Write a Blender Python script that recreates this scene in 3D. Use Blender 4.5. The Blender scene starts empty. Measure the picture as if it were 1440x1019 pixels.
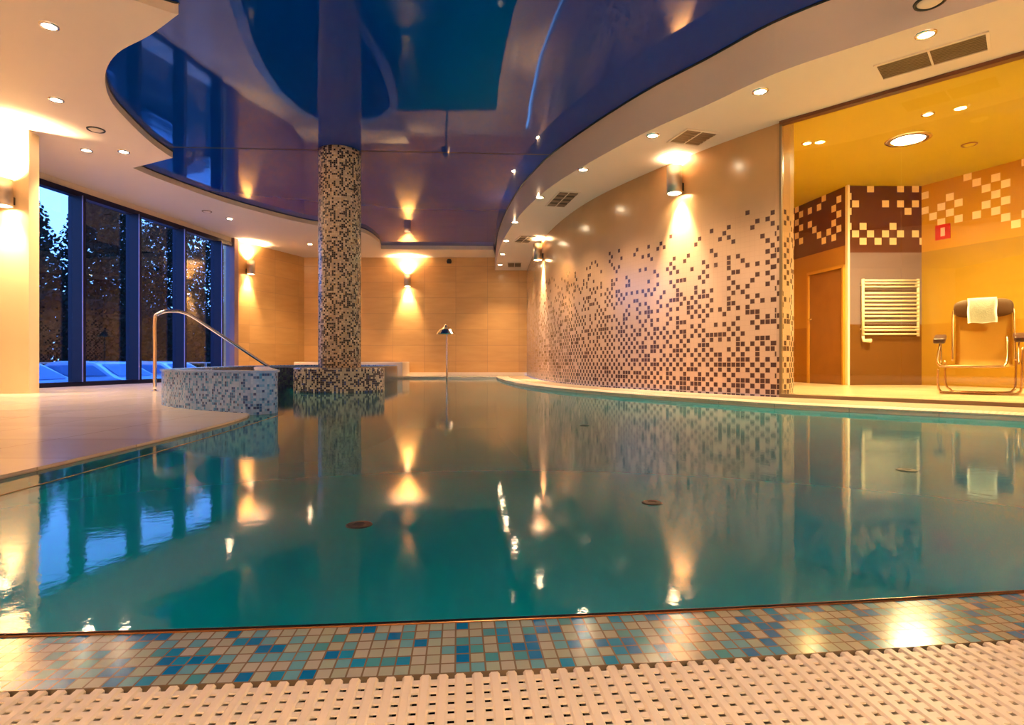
import bpy, bmesh, math, random
from mathutils import Vector, Matrix
from mathutils.geometry import tessellate_polygon
random.seed(7)
C = bpy.context.scene.collection
F = 800.0; CX = 720.0; HY = 509.0; CZ = 0.42          # camera numbers: focal px, centre, horizon, height over water
sc = bpy.context.scene
sc.view_settings.view_transform = 'Standard'; sc.view_settings.look = 'None'
sc.view_settings.gamma = 1; sc.view_settings.use_curve_mapping = False
sc.view_settings.exposure = 1.5

def at(px, py, z):
    """point of the photo pixel on the horizontal plane z"""
    D = (CZ - z) * F / (py - HY)
    return ((px - CX) / F * D, D)

# ------------------------------------------------------------------ materials
def new_mat(name):
    m = bpy.data.materials.new(name); m.use_nodes = True
    nt = m.node_tree; nt.nodes.clear()
    return m, nt
def N(nt, t, **kw):
    n = nt.nodes.new(t)
    for k, v in kw.items(): setattr(n, k, v)
    return n
def L(nt, a, b): nt.links.new(a, b)
def math_node(nt, op, a, b=None, clamp=False):
    n = N(nt, 'ShaderNodeMath', operation=op); n.use_clamp = clamp
    for i, v in enumerate((a, b)):
        if v is None: continue
        if isinstance(v, (int, float)): n.inputs[i].default_value = v
        else: L(nt, v, n.inputs[i])
    return n.outputs[0]
def principled(nt, col=None, rough=.5, metal=0, spec=.5):
    p = N(nt, 'ShaderNodeBsdfPrincipled'); o = N(nt, 'ShaderNodeOutputMaterial')
    L(nt, p.outputs[0], o.inputs[0])
    if col: p.inputs['Base Color'].default_value = (*col, 1)
    p.inputs['Roughness'].default_value = rough; p.inputs['Metallic'].default_value = metal
    p.inputs['Specular IOR Level'].default_value = spec
    return p
def mixcol(nt, fac, a, b):
    m = N(nt, 'ShaderNodeMix', data_type='RGBA')
    if isinstance(fac, (int, float)): m.inputs[0].default_value = fac
    else: L(nt, fac, m.inputs[0])
    for i, v in ((6, a), (7, b)):
        if isinstance(v, tuple): m.inputs[i].default_value = (*v, 1)
        else: L(nt, v, m.inputs[i])
    return m.outputs[2]
def plain(name, col, rough=.5, metal=0, spec=.5, noise=0, nscale=8, bump=0):
    m, nt = new_mat(name); p = principled(nt, col, rough, metal, spec)
    tc = N(nt, 'ShaderNodeTexCoord'); nz = N(nt, 'ShaderNodeTexNoise'); nz.inputs['Scale'].default_value = nscale
    nz.inputs['Detail'].default_value = 4; L(nt, tc.outputs['Object'], nz.inputs['Vector'])
    d = tuple(c * (1 - noise) for c in col); h = tuple(min(1, c * (1 + noise)) for c in col)
    L(nt, mixcol(nt, nz.outputs[0], d, h), p.inputs['Base Color'])
    if bump:
        b = N(nt, 'ShaderNodeBump'); b.inputs['Strength'].default_value = bump; b.inputs['Distance'].default_value = .01
        L(nt, nz.outputs[0], b.inputs['Height']); L(nt, b.outputs[0], p.inputs['Normal'])
    return m
def uv_cells(nt, cu, cv, off=(0, 0)):
    tc = N(nt, 'ShaderNodeTexCoord'); s = N(nt, 'ShaderNodeSeparateXYZ'); L(nt, tc.outputs['UV'], s.inputs[0])
    u = math_node(nt, 'DIVIDE', math_node(nt, 'ADD', s.outputs[0], off[0] + 40 * cu), cu)
    v = math_node(nt, 'DIVIDE', math_node(nt, 'ADD', s.outputs[1], off[1] + 40 * cv), cv)
    fu, fv = math_node(nt, 'FLOOR', u), math_node(nt, 'FLOOR', v)
    cb = N(nt, 'ShaderNodeCombineXYZ'); L(nt, fu, cb.inputs[0]); L(nt, fv, cb.inputs[1])
    wn = N(nt, 'ShaderNodeTexWhiteNoise', noise_dimensions='2D'); L(nt, cb.outputs[0], wn.inputs['Vector'])
    du = math_node(nt, 'ABSOLUTE', math_node(nt, 'SUBTRACT', math_node(nt, 'FRACT', u), .5))
    dv = math_node(nt, 'ABSOLUTE', math_node(nt, 'SUBTRACT', math_node(nt, 'FRACT', v), .5))
    edge = math_node(nt, 'MAXIMUM', du, dv)
    return dict(u=s.outputs[0], v=s.outputs[1], fu=fu, fv=fv, rnd=wn.outputs['Value'], rcol=wn.outputs['Color'], edge=edge, du=du, dv=dv)
def const_ramp(nt, fac, stops):
    r = N(nt, 'ShaderNodeValToRGB'); r.color_ramp.interpolation = 'CONSTANT'
    e = r.color_ramp.elements
    while len(e) < len(stops): e.new(.5)
    for i, (p, c) in enumerate(stops): e[i].position = p; e[i].color = (*c, 1)
    L(nt, fac, r.inputs[0]); return r.outputs[0]
def mosaic(name, cell, stops, grout, gw=.06, rough=.2, spec=.5, off=(0, 0)):
    m, nt = new_mat(name); p = principled(nt, rough=rough, spec=spec)
    c = uv_cells(nt, *(cell if isinstance(cell, tuple) else (cell, cell)), off)
    col = const_ramp(nt, c['rnd'], stops)
    g = math_node(nt, 'GREATER_THAN', c['edge'], .5 - gw)
    L(nt, mixcol(nt, g, col, grout), p.inputs['Base Color'])
    b = N(nt, 'ShaderNodeBump'); b.inputs['Strength'].default_value = .25; b.inputs['Distance'].default_value = .002
    L(nt, math_node(nt, 'SUBTRACT', 1, g), b.inputs['Height']); L(nt, b.outputs[0], p.inputs['Normal'])
    return m
def tiles(name, col, col2, cu, cv, grout, gw=.004, rough=.25, nscale=3, off=(0, 0), spec=.5):
    """large stone tiles with faint joints (gw in metres)"""
    m, nt = new_mat(name); p = principled(nt, rough=rough, spec=spec)
    c = uv_cells(nt, cu, cv, off)
    nz = N(nt, 'ShaderNodeTexNoise'); nz.inputs['Scale'].default_value = nscale; nz.inputs['Detail'].default_value = 6
    tc = N(nt, 'ShaderNodeTexCoord'); mp = N(nt, 'ShaderNodeMapping'); mp.inputs['Scale'].default_value = (.6, 3, 3)
    L(nt, tc.outputs['UV'], mp.inputs[0]); L(nt, mp.outputs[0], nz.inputs['Vector'])
    base = mixcol(nt, nz.outputs[0], col, col2)
    t = math_node(nt, 'MULTIPLY_ADD', c['rnd'], .14); 
    t.node.inputs[2].default_value = .93
    vm = N(nt, 'ShaderNodeVectorMath', operation='SCALE'); L(nt, base, vm.inputs[0]); L(nt, t, vm.inputs['Scale'])
    gu = math_node(nt, 'GREATER_THAN', c['du'], .5 - gw / cu); gv = math_node(nt, 'GREATER_THAN', c['dv'], .5 - gw / cv)
    L(nt, mixcol(nt, math_node(nt, 'MAXIMUM', gu, gv), vm.outputs[0], grout), p.inputs['Base Color'])
    return m
def glass_mat(name, tint=(1, 1, 1), ior=1.5):
    m, nt = new_mat(name)
    t = N(nt, 'ShaderNodeBsdfTransparent'); t.inputs[0].default_value = (*tint, 1)
    g = N(nt, 'ShaderNodeBsdfGlossy'); g.inputs['Roughness'].default_value = 0.0
    f = N(nt, 'ShaderNodeFresnel'); ge = N(nt, 'ShaderNodeNewGeometry')      # thin pane: both faces reflect alike
    L(nt, math_node(nt, 'ADD', ior, math_node(nt, 'MULTIPLY', ge.outputs['Backfacing'], 1 / ior - ior)), f.inputs[0])
    mx = N(nt, 'ShaderNodeMixShader'); o = N(nt, 'ShaderNodeOutputMaterial')
    L(nt, f.outputs[0], mx.inputs[0]); L(nt, t.outputs[0], mx.inputs[1]); L(nt, g.outputs[0], mx.inputs[2]); L(nt, mx.outputs[0], o.inputs[0])
    return m
def emit(name, col, s):
    m, nt = new_mat(name); e = N(nt, 'ShaderNodeEmission'); o = N(nt, 'ShaderNodeOutputMaterial')
    e.inputs[0].default_value = (*col, 1); e.inputs[1].default_value = s; L(nt, e.outputs[0], o.inputs[0]); return m

M = {}
M['paint'] = plain('ceiling_paint', (.66, .55, .45), .6, noise=.03, nscale=2)
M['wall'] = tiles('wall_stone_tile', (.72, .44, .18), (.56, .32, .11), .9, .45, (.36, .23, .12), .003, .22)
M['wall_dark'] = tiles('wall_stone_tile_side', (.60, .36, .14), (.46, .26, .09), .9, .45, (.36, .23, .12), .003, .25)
M['cream'] = plain('cream_plaster', (.80, .62, .38), .5, noise=.05, nscale=2)
M['deck'] = tiles('deck_stone', (.80, .72, .66), (.70, .60, .54), .6, .6, (.50, .41, .34), .004, .16, 2)
M['deck_right'] = tiles('deck_stone_warm', (.66, .52, .36), (.55, .42, .28), .6, .6, (.4, .32, .22), .004, .25, 2)
M['column'] = mosaic('column_mosaic', .0265, [(0, (.012, .012, .02)), (.40, (.52, .43, .33)), (.62, (.66, .57, .46)), (.80, (.45, .38, .32)), (.90, (.55, .42, .26))], (.42, .36, .30), .05, .25)
M['drum'] = mosaic('drum_mosaic', .0265, [(0, (.012, .015, .05)), (.40, (.50, .46, .42)), (.64, (.62, .56, .48)), (.80, (.02, .05, .22)), (.88, (.5, .44, .36))], (.40, .37, .34), .05, .25)
M['tub'] = mosaic('tub_mosaic', .022, [(0, (.01, .10, .50)), (.14, (.03, .24, .75)), (.26, (.22, .44, .95)), (.55, (.28, .52, 1.0)), (.80, (.12, .36, .88)), (.93, (.01, .05, .3))], (.22, .42, .92), .05, .25)
M['tub_dark'] = mosaic('tub_dark_mosaic', .026, [(0, (.01, .03, .12)), (.4, (.02, .06, .15)), (.7, (.03, .09, .13)), (.9, (.05, .14, .18))], (.03, .05, .1), .05, .25)
M['rim'] = mosaic('rim_mosaic', (.0206, .0253), [(0, (.40, .46, .36)), (.28, (.46, .48, .40)), (.44, (.36, .48, .40)), (.52, (.07, .36, .44)), (.62, (.14, .42, .54)), (.76, (.0, .20, .52)), (.92, (.01, .30, .58))], (.22, .17, .11), .06, .15, .7)
M['ledge'] = mosaic('ledge_mosaic', .0258, [(0, (.02, .05, .10)), (.4, (.05, .12, .2)), (.6, (.20, .24, .26)), (.8, (.01, .03, .08))], (.05, .06, .08), .05, .2)
M['basin'] = mosaic('basin_mosaic', .05, [(0, (.0, .30, .33)), (.33, (.0, .34, .36)), (.66, (.005, .27, .32))], (.0, .22, .25), .04, .5)
M['white'] = plain('white_plastic', (.88, .80, .66), .35, noise=.03, nscale=30)
M['bench'] = plain('white_coping', (.85, .74, .58), .4, noise=.04)
M['chrome'] = plain('brushed_steel', (.72, .66, .60), .18, 1, noise=.05, nscale=60)
M['sconce'] = plain('satin_bronze_metal', (.52, .43, .34), .38, .85, noise=.06, nscale=40)
M['darktrim'] = plain('dark_metal_trim', (.16, .09, .04), .2, .9, noise=.1, nscale=40)
M['gold'] = plain('gold_trim', (.62, .40, .14), .2, 1, noise=.1, nscale=40)
M['frame'] = plain('navy_window_frame', (.006, .007, .032), .4, 0, .18, noise=.1, nscale=10)
M['frame_edge'] = plain('pale_frame_edge', (.22, .20, .36), .3, .4, noise=.05)
M['black'] = plain('black_rubber', (.012, .012, .012), .5, noise=.1)
M['disc'] = plain('dark_olive_plastic', (.008, .018, .014), .5, noise=.2, nscale=40)
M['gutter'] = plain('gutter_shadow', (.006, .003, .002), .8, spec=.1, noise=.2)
M['brown'] = plain('brown_track', (.13, .045, .02), .35, .2, noise=.1)
M['vent'] = plain('vent_metal', (.20, .13, .07), .5, .2, noise=.05)
M['vent_dark'] = plain('vent_inside', (.03, .018, .01), .6, noise=.1)
M['lamp'] = emit('lamp_glow', (1, .78, .48), 70)
M['lamp_soft'] = emit('lamp_glow_soft', (1, .78, .45), 14)
M['lamp_room'] = emit('lamp_glow_bright', (1, .88, .55), 90)
M['glass'] = glass_mat('window_glass', (.9, .93, .97), 1.6)
M['pglass'] = glass_mat('partition_glass', (1, .97, .88), 1.45)
M['amber'] = tiles('amber_wall_tile', (.72, .38, .035), (.58, .28, .02), .6, .3, (.5, .25, .03), .003, .22)
M['yellow'] = plain('yellow_ceiling_paint', (.46, .36, .004), .6, noise=.04, nscale=2)
M['wood'] = plain('amber_wood', (.22, .085, .015), .3, noise=.3, nscale=5)
M['towel'] = plain('white_towel_cloth', (.74, .80, .74), .9, noise=.06, nscale=60, bump=.4)
M['pillow'] = plain('brown_cushion', (.10, .045, .015), .7, noise=.2, nscale=30)
M['sling'] = plain('amber_mesh_fabric', (.52, .29, .03), .7, noise=.1, nscale=80)
M['armpad'] = plain('dark_armrest', (.045, .01, .012), .4, noise=.1)
M['redpaint'] = plain('red_sign_paint', (.50, .005, .005), .4)
M['pinkmark'] = plain('pale_sign_mark', (.9, .45, .4), .4)
M['radiator'] = plain('cream_enamel', (.85, .78, .62), .3, noise=.03)
M['carpaint'] = plain('pale_blue_car_paint', (.35, .50, .72), .2, .4, noise=.02)
M['carpaint2'] = plain('silver_car_paint', (.55, .62, .70), .2, .4, noise=.02)
M['carglass'] = plain('car_glass', (.10, .22, .42), .08, .2)
M['asphalt'] = plain('asphalt', (.05, .05, .06), .85, noise=.3, nscale=20)
M['leaf'] = plain('dark_leaves', (.006, .009, .005), .9, spec=.1, noise=.4, nscale=3)
M['bark'] = plain('dark_bark', (.04, .03, .02), .8, noise=.3, nscale=12)
M['fence'] = plain('grey_fence_rail', (.20, .17, .16), .6, noise=.2)

# glossy stretch ceiling with its welded seams
m, nt = new_mat('blue_stretch_ceiling'); p = principled(nt, (0, .01, .12), .035, 0, .32)
tc = N(nt, 'ShaderNodeTexCoord'); s = N(nt, 'ShaderNodeSeparateXYZ'); L(nt, tc.outputs['Object'], s.inputs[0])
v = math_node(nt, 'SUBTRACT', s.outputs[1], math_node(nt, 'MULTIPLY', s.outputs[0], .055))
seam = math_node(nt, 'LESS_THAN', math_node(nt, 'ABSOLUTE', math_node(nt, 'SUBTRACT', v, 8.42)), .022)
L(nt, mixcol(nt, seam, (.0, .030, .27), (.0, .006, .05)), p.inputs['Base Color'])
L(nt, math_node(nt, 'ADD', math_node(nt, 'MULTIPLY', seam, .6), .035), p.inputs['Roughness'])
nz = N(nt, 'ShaderNodeTexNoise'); nz.inputs['Scale'].default_value = .7; L(nt, tc.outputs['Object'], nz.inputs['Vector'])
b = N(nt, 'ShaderNodeBump'); b.inputs['Strength'].default_value = .12; b.inputs['Distance'].default_value = .03
L(nt, nz.outputs[0], b.inputs['Height']); L(nt, b.outputs[0], p.inputs['Normal'])
M['blue'] = m

# curved wall: plain stone above, dark square mosaic thickening downwards
def dotted_wall(name, light, dark, top, cell=.06, rough=.2, upper=None, slope=2.15):
    m, nt = new_mat(name); p = principled(nt, rough=rough)
    c = uv_cells(nt, cell, cell)
    h = math_node(nt, 'MULTIPLY', math_node(nt, 'ADD', c['fv'], -40.0), cell)
    d = math_node(nt, 'DIVIDE', math_node(nt, 'SUBTRACT', top, h), slope, clamp=True)          # 0 at top .. 1 at floor
    par = math_node(nt, 'MODULO', math_node(nt, 'ADD', c['fu'], c['fv']), 2.0)
    par = math_node(nt, 'GREATER_THAN', math_node(nt, 'ABSOLUTE', par), .5)
    odd = math_node(nt, 'MULTIPLY', par, math_node(nt, 'MULTIPLY_ADD', d, 1.0)); odd.node.inputs[1].default_value = .0
    base = math_node(nt, 'MULTIPLY', math_node(nt, 'POWER', d, 1.2), .20)
    extra = math_node(nt, 'MULTIPLY', par, math_node(nt, 'MULTIPLY', math_node(nt, 'POWER', d, .8), .78))
    prob = math_node(nt, 'ADD', base, extra)
    prob = math_node(nt, 'ADD', prob, math_node(nt, 'MULTIPLY', math_node(nt, 'MULTIPLY', math_node(nt, 'GREATER_THAN', d, 0.001), par), .07))
    isd = math_node(nt, 'LESS_THAN', c['rnd'], prob)
    ins = math_node(nt, 'LESS_THAN', c['edge'], .43)
    isd = math_node(nt, 'MULTIPLY', isd, ins)
    nz = N(nt, 'ShaderNodeTexNoise'); nz.inputs['Scale'].default_value = 2.5; nz.inputs['Detail'].default_value = 5
    tc = N(nt, 'ShaderNodeTexCoord'); L(nt, tc.outputs['UV'], nz.inputs['Vector'])
    lo = tuple(x * .82 for x in light)
    base = mixcol(nt, nz.outputs[0], light, lo)
    if upper:
        up = math_node(nt, 'MULTIPLY', math_node(nt, 'SUBTRACT', c['v'], top - .75), 1 / 1.1, clamp=True)
        base = mixcol(nt, up, base, mixcol(nt, nz.outputs[0], upper, tuple(x * .8 for x in upper)))
    # faint grout of the small tiles
    g = math_node(nt, 'MULTIPLY', math_node(nt, 'GREATER_THAN', c['edge'], .475), math_node(nt, 'LESS_THAN', c['v'], top))
    base = mixcol(nt, math_node(nt, 'MULTIPLY', g, .18), base, (.2, .13, .09))
    L(nt, mixcol(nt, isd, base, dark), p.inputs['Base Color'])
    return m
M['dots'] = dotted_wall('curved_mosaic_wall', (.60, .42, .32), (.075, .038, .034), 2.13, .06, .2, (.52, .30, .13))

# changing-room walls: pale squares scattered on the upper band
def squares_wall(name, band, lower, lower2, low_z, top_z=3.4, cell=.125, prob=.40, mid=1.05):
    m, nt = new_mat(name); p = principled(nt, rough=.14, spec=.6)
    c = uv_cells(nt, cell, cell)
    inb = math_node(nt, 'GREATER_THAN', c['v'], low_z)
    par = math_node(nt, 'GREATER_THAN', math_node(nt, 'MODULO', math_node(nt, 'ADD', c['fu'], c['fv']), 2.0), .5)
    isd = math_node(nt, 'MULTIPLY', math_node(nt, 'LESS_THAN', c['rnd'], math_node(nt, 'MULTIPLY', par, prob)), math_node(nt, 'LESS_THAN', c['edge'], .46))
    isd = math_node(nt, 'MULTIPLY', isd, math_node(nt, 'GREATER_THAN', c['v'], low_z + .125))
    nz = N(nt, 'ShaderNodeTexNoise'); nz.inputs['Scale'].default_value = 2; nz.inputs['Detail'].default_value = 5
    tc = N(nt, 'ShaderNodeTexCoord'); mp = N(nt, 'ShaderNodeMapping'); mp.inputs['Scale'].default_value = (.5, 3, 1)
    L(nt, tc.outputs['UV'], mp.inputs[0]); L(nt, mp.outputs[0], nz.inputs['Vector'])
    low = mixcol(nt, math_node(nt, 'GREATER_THAN', c['v'], mid), lower2, lower)
    low = mixcol(nt, math_node(nt, 'MULTIPLY', nz.outputs[0], .35), low, tuple(x * .5 for x in lower2))
    col = mixcol(nt, inb, low, band)
    L(nt, mixcol(nt, isd, col, (.88, .70, .42)), p.inputs['Base Color'])
    return m
M['sq_dark'] = squares_wall('brown_wall_pale_squares', (.10, .025, .012), (.23, .17, .20), (.15, .06, .012), 2.25)
M['sq_left'] = squares_wall('brown_wall_pale_squares_side', (.10, .025, .012), (.42, .20, .02), (.30, .12, .015), 2.375)
M['sq_amber'] = squares_wall('amber_wall_pale_squares', (.50, .25, .015), (.37, .22, .025), (.33, .17, .015), 2.25)

# white grating with dark holes (far edge strip)
m, nt = new_mat('perforated_white_grating'); p = principled(nt, rough=.35)
c = uv_cells(nt, .035, .03)
hole = math_node(nt, 'MULTIPLY', math_node(nt, 'LESS_THAN', c['du'], .2), math_node(nt, 'LESS_THAN', c['dv'], .22))
L(nt, mixcol(nt, hole, (.82, .70, .54), (.25, .16, .09)), p.inputs['Base Color'])
M['perf'] = m

# water
def water_mat(name, tint, bump, sc1, rough=.02, murk=(.0, .06, .10), cloud=.5):
    m, nt = new_mat(name)
    t = N(nt, 'ShaderNodeBsdfTransparent'); t.inputs[0].default_value = (*tint, 1)
    g = N(nt, 'ShaderNodeBsdfGlossy'); g.inputs['Roughness'].default_value = rough
    f = N(nt, 'ShaderNodeFresnel'); f.inputs[0].default_value = 1.27
    tc = N(nt, 'ShaderNodeTexCoord')
    n1 = N(nt, 'ShaderNodeTexNoise'); n1.inputs['Scale'].default_value = sc1; n1.inputs['Detail'].default_value = 3
    n2 = N(nt, 'ShaderNodeTexNoise'); n2.inputs['Scale'].default_value = sc1 * 5; n2.inputs['Detail'].default_value = 2
    for n in (n1, n2): L(nt, tc.outputs['Object'], n.inputs['Vector'])
    h = math_node(nt, 'ADD', n1.outputs[0], math_node(nt, 'MULTIPLY', n2.outputs[0], .22))
    b = N(nt, 'ShaderNodeBump'); b.inputs['Strength'].default_value = 1; b.inputs['Distance'].default_value = bump
    L(nt, h, b.inputs['Height']); L(nt, b.outputs[0], g.inputs['Normal'])
    mx = N(nt, 'ShaderNodeMixShader'); o = N(nt, 'ShaderNodeOutputMaterial')
    df = N(nt, 'ShaderNodeBsdfDiffuse'); df.inputs[0].default_value = (*murk, 1)      # cloudy body of the water
    m0 = N(nt, 'ShaderNodeMixShader'); m0.inputs[0].default_value = cloud
    L(nt, t.outputs[0], m0.inputs[1]); L(nt, df.outputs[0], m0.inputs[2])
    L(nt, f.outputs[0], mx.inputs[0]); L(nt, m0.outputs[0], mx.inputs[1]); L(nt, g.outputs[0], mx.inputs[2]); L(nt, mx.outputs[0], o.inputs[0])
    return m
M['water'] = water_mat('pool_water', (.35, .95, .95), .00022, 30, .028, (.0, .27, .34), .80)

# ------------------------------------------------------------------ mesh helpers
def obj(name, bm, mat, parent=None, smooth=False, kind=None, label=None, keep=False):
    bm.normal_update()
    me = bpy.data.meshes.new(name); bm.to_mesh(me); bm.free()
    me.materials.append(mat)
    if smooth:
        for p in me.polygons: p.use_smooth = True
    o = bpy.data.objects.new(name, me); C.objects.link(o)
    if parent: o.parent = parent
    if kind: o['kind'] = kind
    if label: o['label'] = label
    return o
def tag(o, label, cat, group=None, kind=None):
    o['label'] = label; o['category'] = cat
    if group: o['group'] = group
    if kind: o['kind'] = kind
    return o
def thing(name, label, cat, loc=(0, 0, 0), rz=0, group=None):
    o = bpy.data.objects.new(name, None); C.objects.link(o); o.location = loc; o.rotation_euler = (0, 0, rz)
    o.empty_display_size = .1
    return tag(o, label, cat, group)
def copy_tree(o, parent=None):
    c = o.copy(); C.objects.link(c); c.parent = parent
    for ch in list(o.children): copy_tree(ch, c)
    return c
def box(bm, x0, x1, y0, y1, z0, z1, bev=0):
    r = bmesh.ops.create_cube(bm, size=1)
    for v in r['verts']:
        v.co = Vector(((x0 + x1) / 2 + v.co.x * (x1 - x0), (y0 + y1) / 2 + v.co.y * (y1 - y0), (z0 + z1) / 2 + v.co.z * (z1 - z0)))
    if bev:
        es = list({e for v in r['verts'] for e in v.link_edges})
        bmesh.ops.bevel(bm, geom=es, offset=bev, segments=2, affect='EDGES', profile=.5)
    return bm
def tube(bm, pts, r, seg=10, closed=False):
    pts = [Vector(p) for p in pts]; n = len(pts); rings = []
    up = Vector((0, 0, 1)); prev = None
    for i, p in enumerate(pts):
        if closed: d = pts[(i + 1) % n] - pts[i - 1]
        else: d = pts[min(i + 1, n - 1)] - pts[max(i - 1, 0)]
        d.normalize()
        if prev is None:
            a = d.cross(up)
            if a.length < .1: a = d.cross(Vector((1, 0, 0)))
        else: a = prev - d * prev.dot(d)
        a.normalize(); prev = a; b = d.cross(a)
        rr = r[i] if isinstance(r, (list, tuple)) else r
        rings.append([bm.verts.new(p + (a * math.cos(t) + b * math.sin(t)) * rr) for t in [2 * math.pi * k / seg for k in range(seg)]])
    for i in range(n if closed else n - 1):
        A, B = rings[i], rings[(i + 1) % n]
        for k in range(seg): bm.faces.new((A[k], A[(k + 1) % seg], B[(k + 1) % seg], B[k]))
    if not closed:
        bm.faces.new(rings[0][::-1]); bm.faces.new(rings[-1])
    return bm
def smooth_path(pts, n=6, closed=False):
    P = [Vector(p) for p in pts]; out = []; m_ = len(P)
    for i in range(m_ if closed else m_ - 1):
        if closed: a, b, c, d = P[i - 1], P[i], P[(i + 1) % m_], P[(i + 2) % m_]
        else: a, b, c, d = P[max(i - 1, 0)], P[i], P[i + 1], P[min(i + 2, m_ - 1)]
        for k in range(n):
            t = k / n
            out.append(.5 * ((2 * b) + (c - a) * t + (2 * a - 5 * b + 4 * c - d) * t * t + (3 * b - a - 3 * c + d) * t ** 3))
    if not closed: out.append(P[-1])
    return out
def S2(pts, n=6, closed=False): return [(v.x, v.y) for v in smooth_path([(x, y, 0) for x, y in pts], n, closed)]
def lathe(bm, prof, seg=32, cx=0, cy=0, uv=False, cap=True):
    rings = []
    for r, z in prof:
        rings.append([bm.verts.new((cx + r * math.cos(2 * math.pi * k / seg), cy + r * math.sin(2 * math.pi * k / seg), z)) for k in range(seg)])
    lay = bm.loops.layers.uv.verify() if uv else None
    for i in range(len(prof) - 1):
        for k in range(seg):
            k2 = (k + 1) % seg
            f = bm.faces.new((rings[i][k], rings[i][k2], rings[i + 1][k2], rings[i + 1][k]))
            if uv:
                R = max(prof[i][0], prof[i + 1][0])
                vv0 = prof[i][1] + (R - prof[i][0] if prof[i][0] != prof[i + 1][0] else 0)
                vv1 = prof[i + 1][1] + (R - prof[i + 1][0] if prof[i][0] != prof[i + 1][0] else 0)
                us = [k, k + 1, k + 1, k]; vs = [vv0, vv0, vv1, vv1]
                for l, a, b_ in zip(f.loops, us, vs): l[lay].uv = (2 * math.pi * R * a / seg, b_)
    if cap:
        if prof[0][0] > 1e-4: bm.faces.new(rings[0][::-1])
        if prof[-1][0] > 1e-4: bm.faces.new(rings[-1])
    return bm
def slab(bm, pts, z0, z1):
    lay = bm.loops.layers.uv.verify()
    area = sum(pts[i - 1][0] * pts[i][1] - pts[i][0] * pts[i - 1][1] for i in range(len(pts)))
    if area < 0: pts = pts[::-1]
    lo = [bm.verts.new((x, y, z0)) for x, y in pts]; hi = [bm.verts.new((x, y, z1)) for x, y in pts]
    fs = []
    for tri in tessellate_polygon([[Vector((x, y, 0)) for x, y in pts]]):
        a, b, c = tri
        if (Vector(pts[b]) - Vector(pts[a])).cross(Vector(pts[c]) - Vector(pts[a])) < 0: b, c = c, b
        fs.append(bm.faces.new((lo[c], lo[b], lo[a]))); fs.append(bm.faces.new((hi[a], hi[b], hi[c])))
    n = len(pts); u = 0
    for i in range(n):
        j = (i + 1) % n
        f = bm.faces.new((lo[i], lo[j], hi[j], hi[i])); d = math.dist(pts[i], pts[j])
        for l, uu in zip(f.loops, ((u, z0), (u + d, z0), (u + d, z1), (u, z1))): l[lay].uv = uu
        u += d
    for f in fs:
        for l in f.loops: l[lay].uv = (l.vert.co.x, l.vert.co.y)
    return bm
def offset(pts, d, closed=False):
    out = []; n = len(pts)
    for i in range(n):
        a = pts[i - 1] if (i > 0 or closed) else None; b = pts[(i + 1) % n] if (i < n - 1 or closed) else None
        p = pts[i]; ds = []
        if a: ds.append(Vector((p[0] - a[0], p[1] - a[1])).normalized())
        if b: ds.append(Vector((b[0] - p[0], b[1] - p[1])).normalized())
        t = sum(ds, Vector((0, 0))).normalized(); nrm = Vector((t.y, -t.x))
        k = 1 / max(.4, t.dot(ds[0]))
        out.append((p[0] + nrm.x * d * k, p[1] + nrm.y * d * k))
    return out
def wallmesh(bm, pts, z0, z1, th, u0=0, closed=False):
    """upright ribbon along pts; th to the right of the walking direction (negative: left)"""
    lay = bm.loops.layers.uv.verify(); q = offset(pts, th, closed); n = len(pts)
    A = [[bm.verts.new((x, y, z)) for x, y in pts] for z in (z0, z1)]; B = [[bm.verts.new((x, y, z)) for x, y in q] for z in (z0, z1)]
    us = [u0]
    for i in range(n - 1 + (1 if closed else 0)): us.append(us[-1] + math.dist(pts[i], pts[(i + 1) % n]))
    for i in range(n if closed else n - 1):
        j = (i + 1) % n
        for W in (A, B):
            f = bm.faces.new((W[0][i], W[0][j], W[1][j], W[1][i]))
            for l, uu in zip(f.loops, ((us[i], z0), (us[i + 1], z0), (us[i + 1], z1), (us[i], z1))): l[lay].uv = uu
        for r, zz in ((0, z0), (1, z1)):
            f = bm.faces.new((A[r][i], A[r][j], B[r][j], B[r][i]))
            for l, uu in zip(f.loops, ((us[i], zz), (us[i + 1], zz), (us[i + 1], zz + abs(th)), (us[i], zz + abs(th)))): l[lay].uv = uu
    if not closed:
        for i, sgn in ((0, 1), (n - 1, -1)):
            f = bm.faces.new((A[0][i], B[0][i], B[1][i], A[1][i]))
            for l, uu in zip(f.loops, ((us[i], z0), (us[i] + abs(th), z0), (us[i] + abs(th), z1), (us[i], z1))): l[lay].uv = uu
    bmesh.ops.recalc_face_normals(bm, faces=bm.faces[:])
    return bm
def flat_strip(bm, A, B, z, thick=0, zb=None):
    """flat band between two polylines with u along, v across"""
    lay = bm.loops.layers.uv.verify(); u = 0
    zb = z if zb is None else zb
    va = [bm.verts.new((x, y, z)) for x, y in A]; vb = [bm.verts.new((x, y, zb)) for x, y in B]
    for i in range(len(A) - 1):
        d = math.dist(A[i], A[i + 1])
        f = bm.faces.new((va[i], va[i + 1], vb[i + 1], vb[i])); w0 = math.dist(A[i], B[i]); w1 = math.dist(A[i + 1], B[i + 1])
        for l, uu in zip(f.loops, ((u, 0), (u + d, 0), (u + d, w1), (u, w0))): l[lay].uv = uu
        u += d
    if thick:
        r = bmesh.ops.extrude_face_region(bm, geom=bm.faces[:])
        for g in r['geom']:
            if isinstance(g, bmesh.types.BMVert): g.co.z -= thick
    bmesh.ops.recalc_face_normals(bm, faces=bm.faces[:])
    return bm
def BM(): return bmesh.new()
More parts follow.
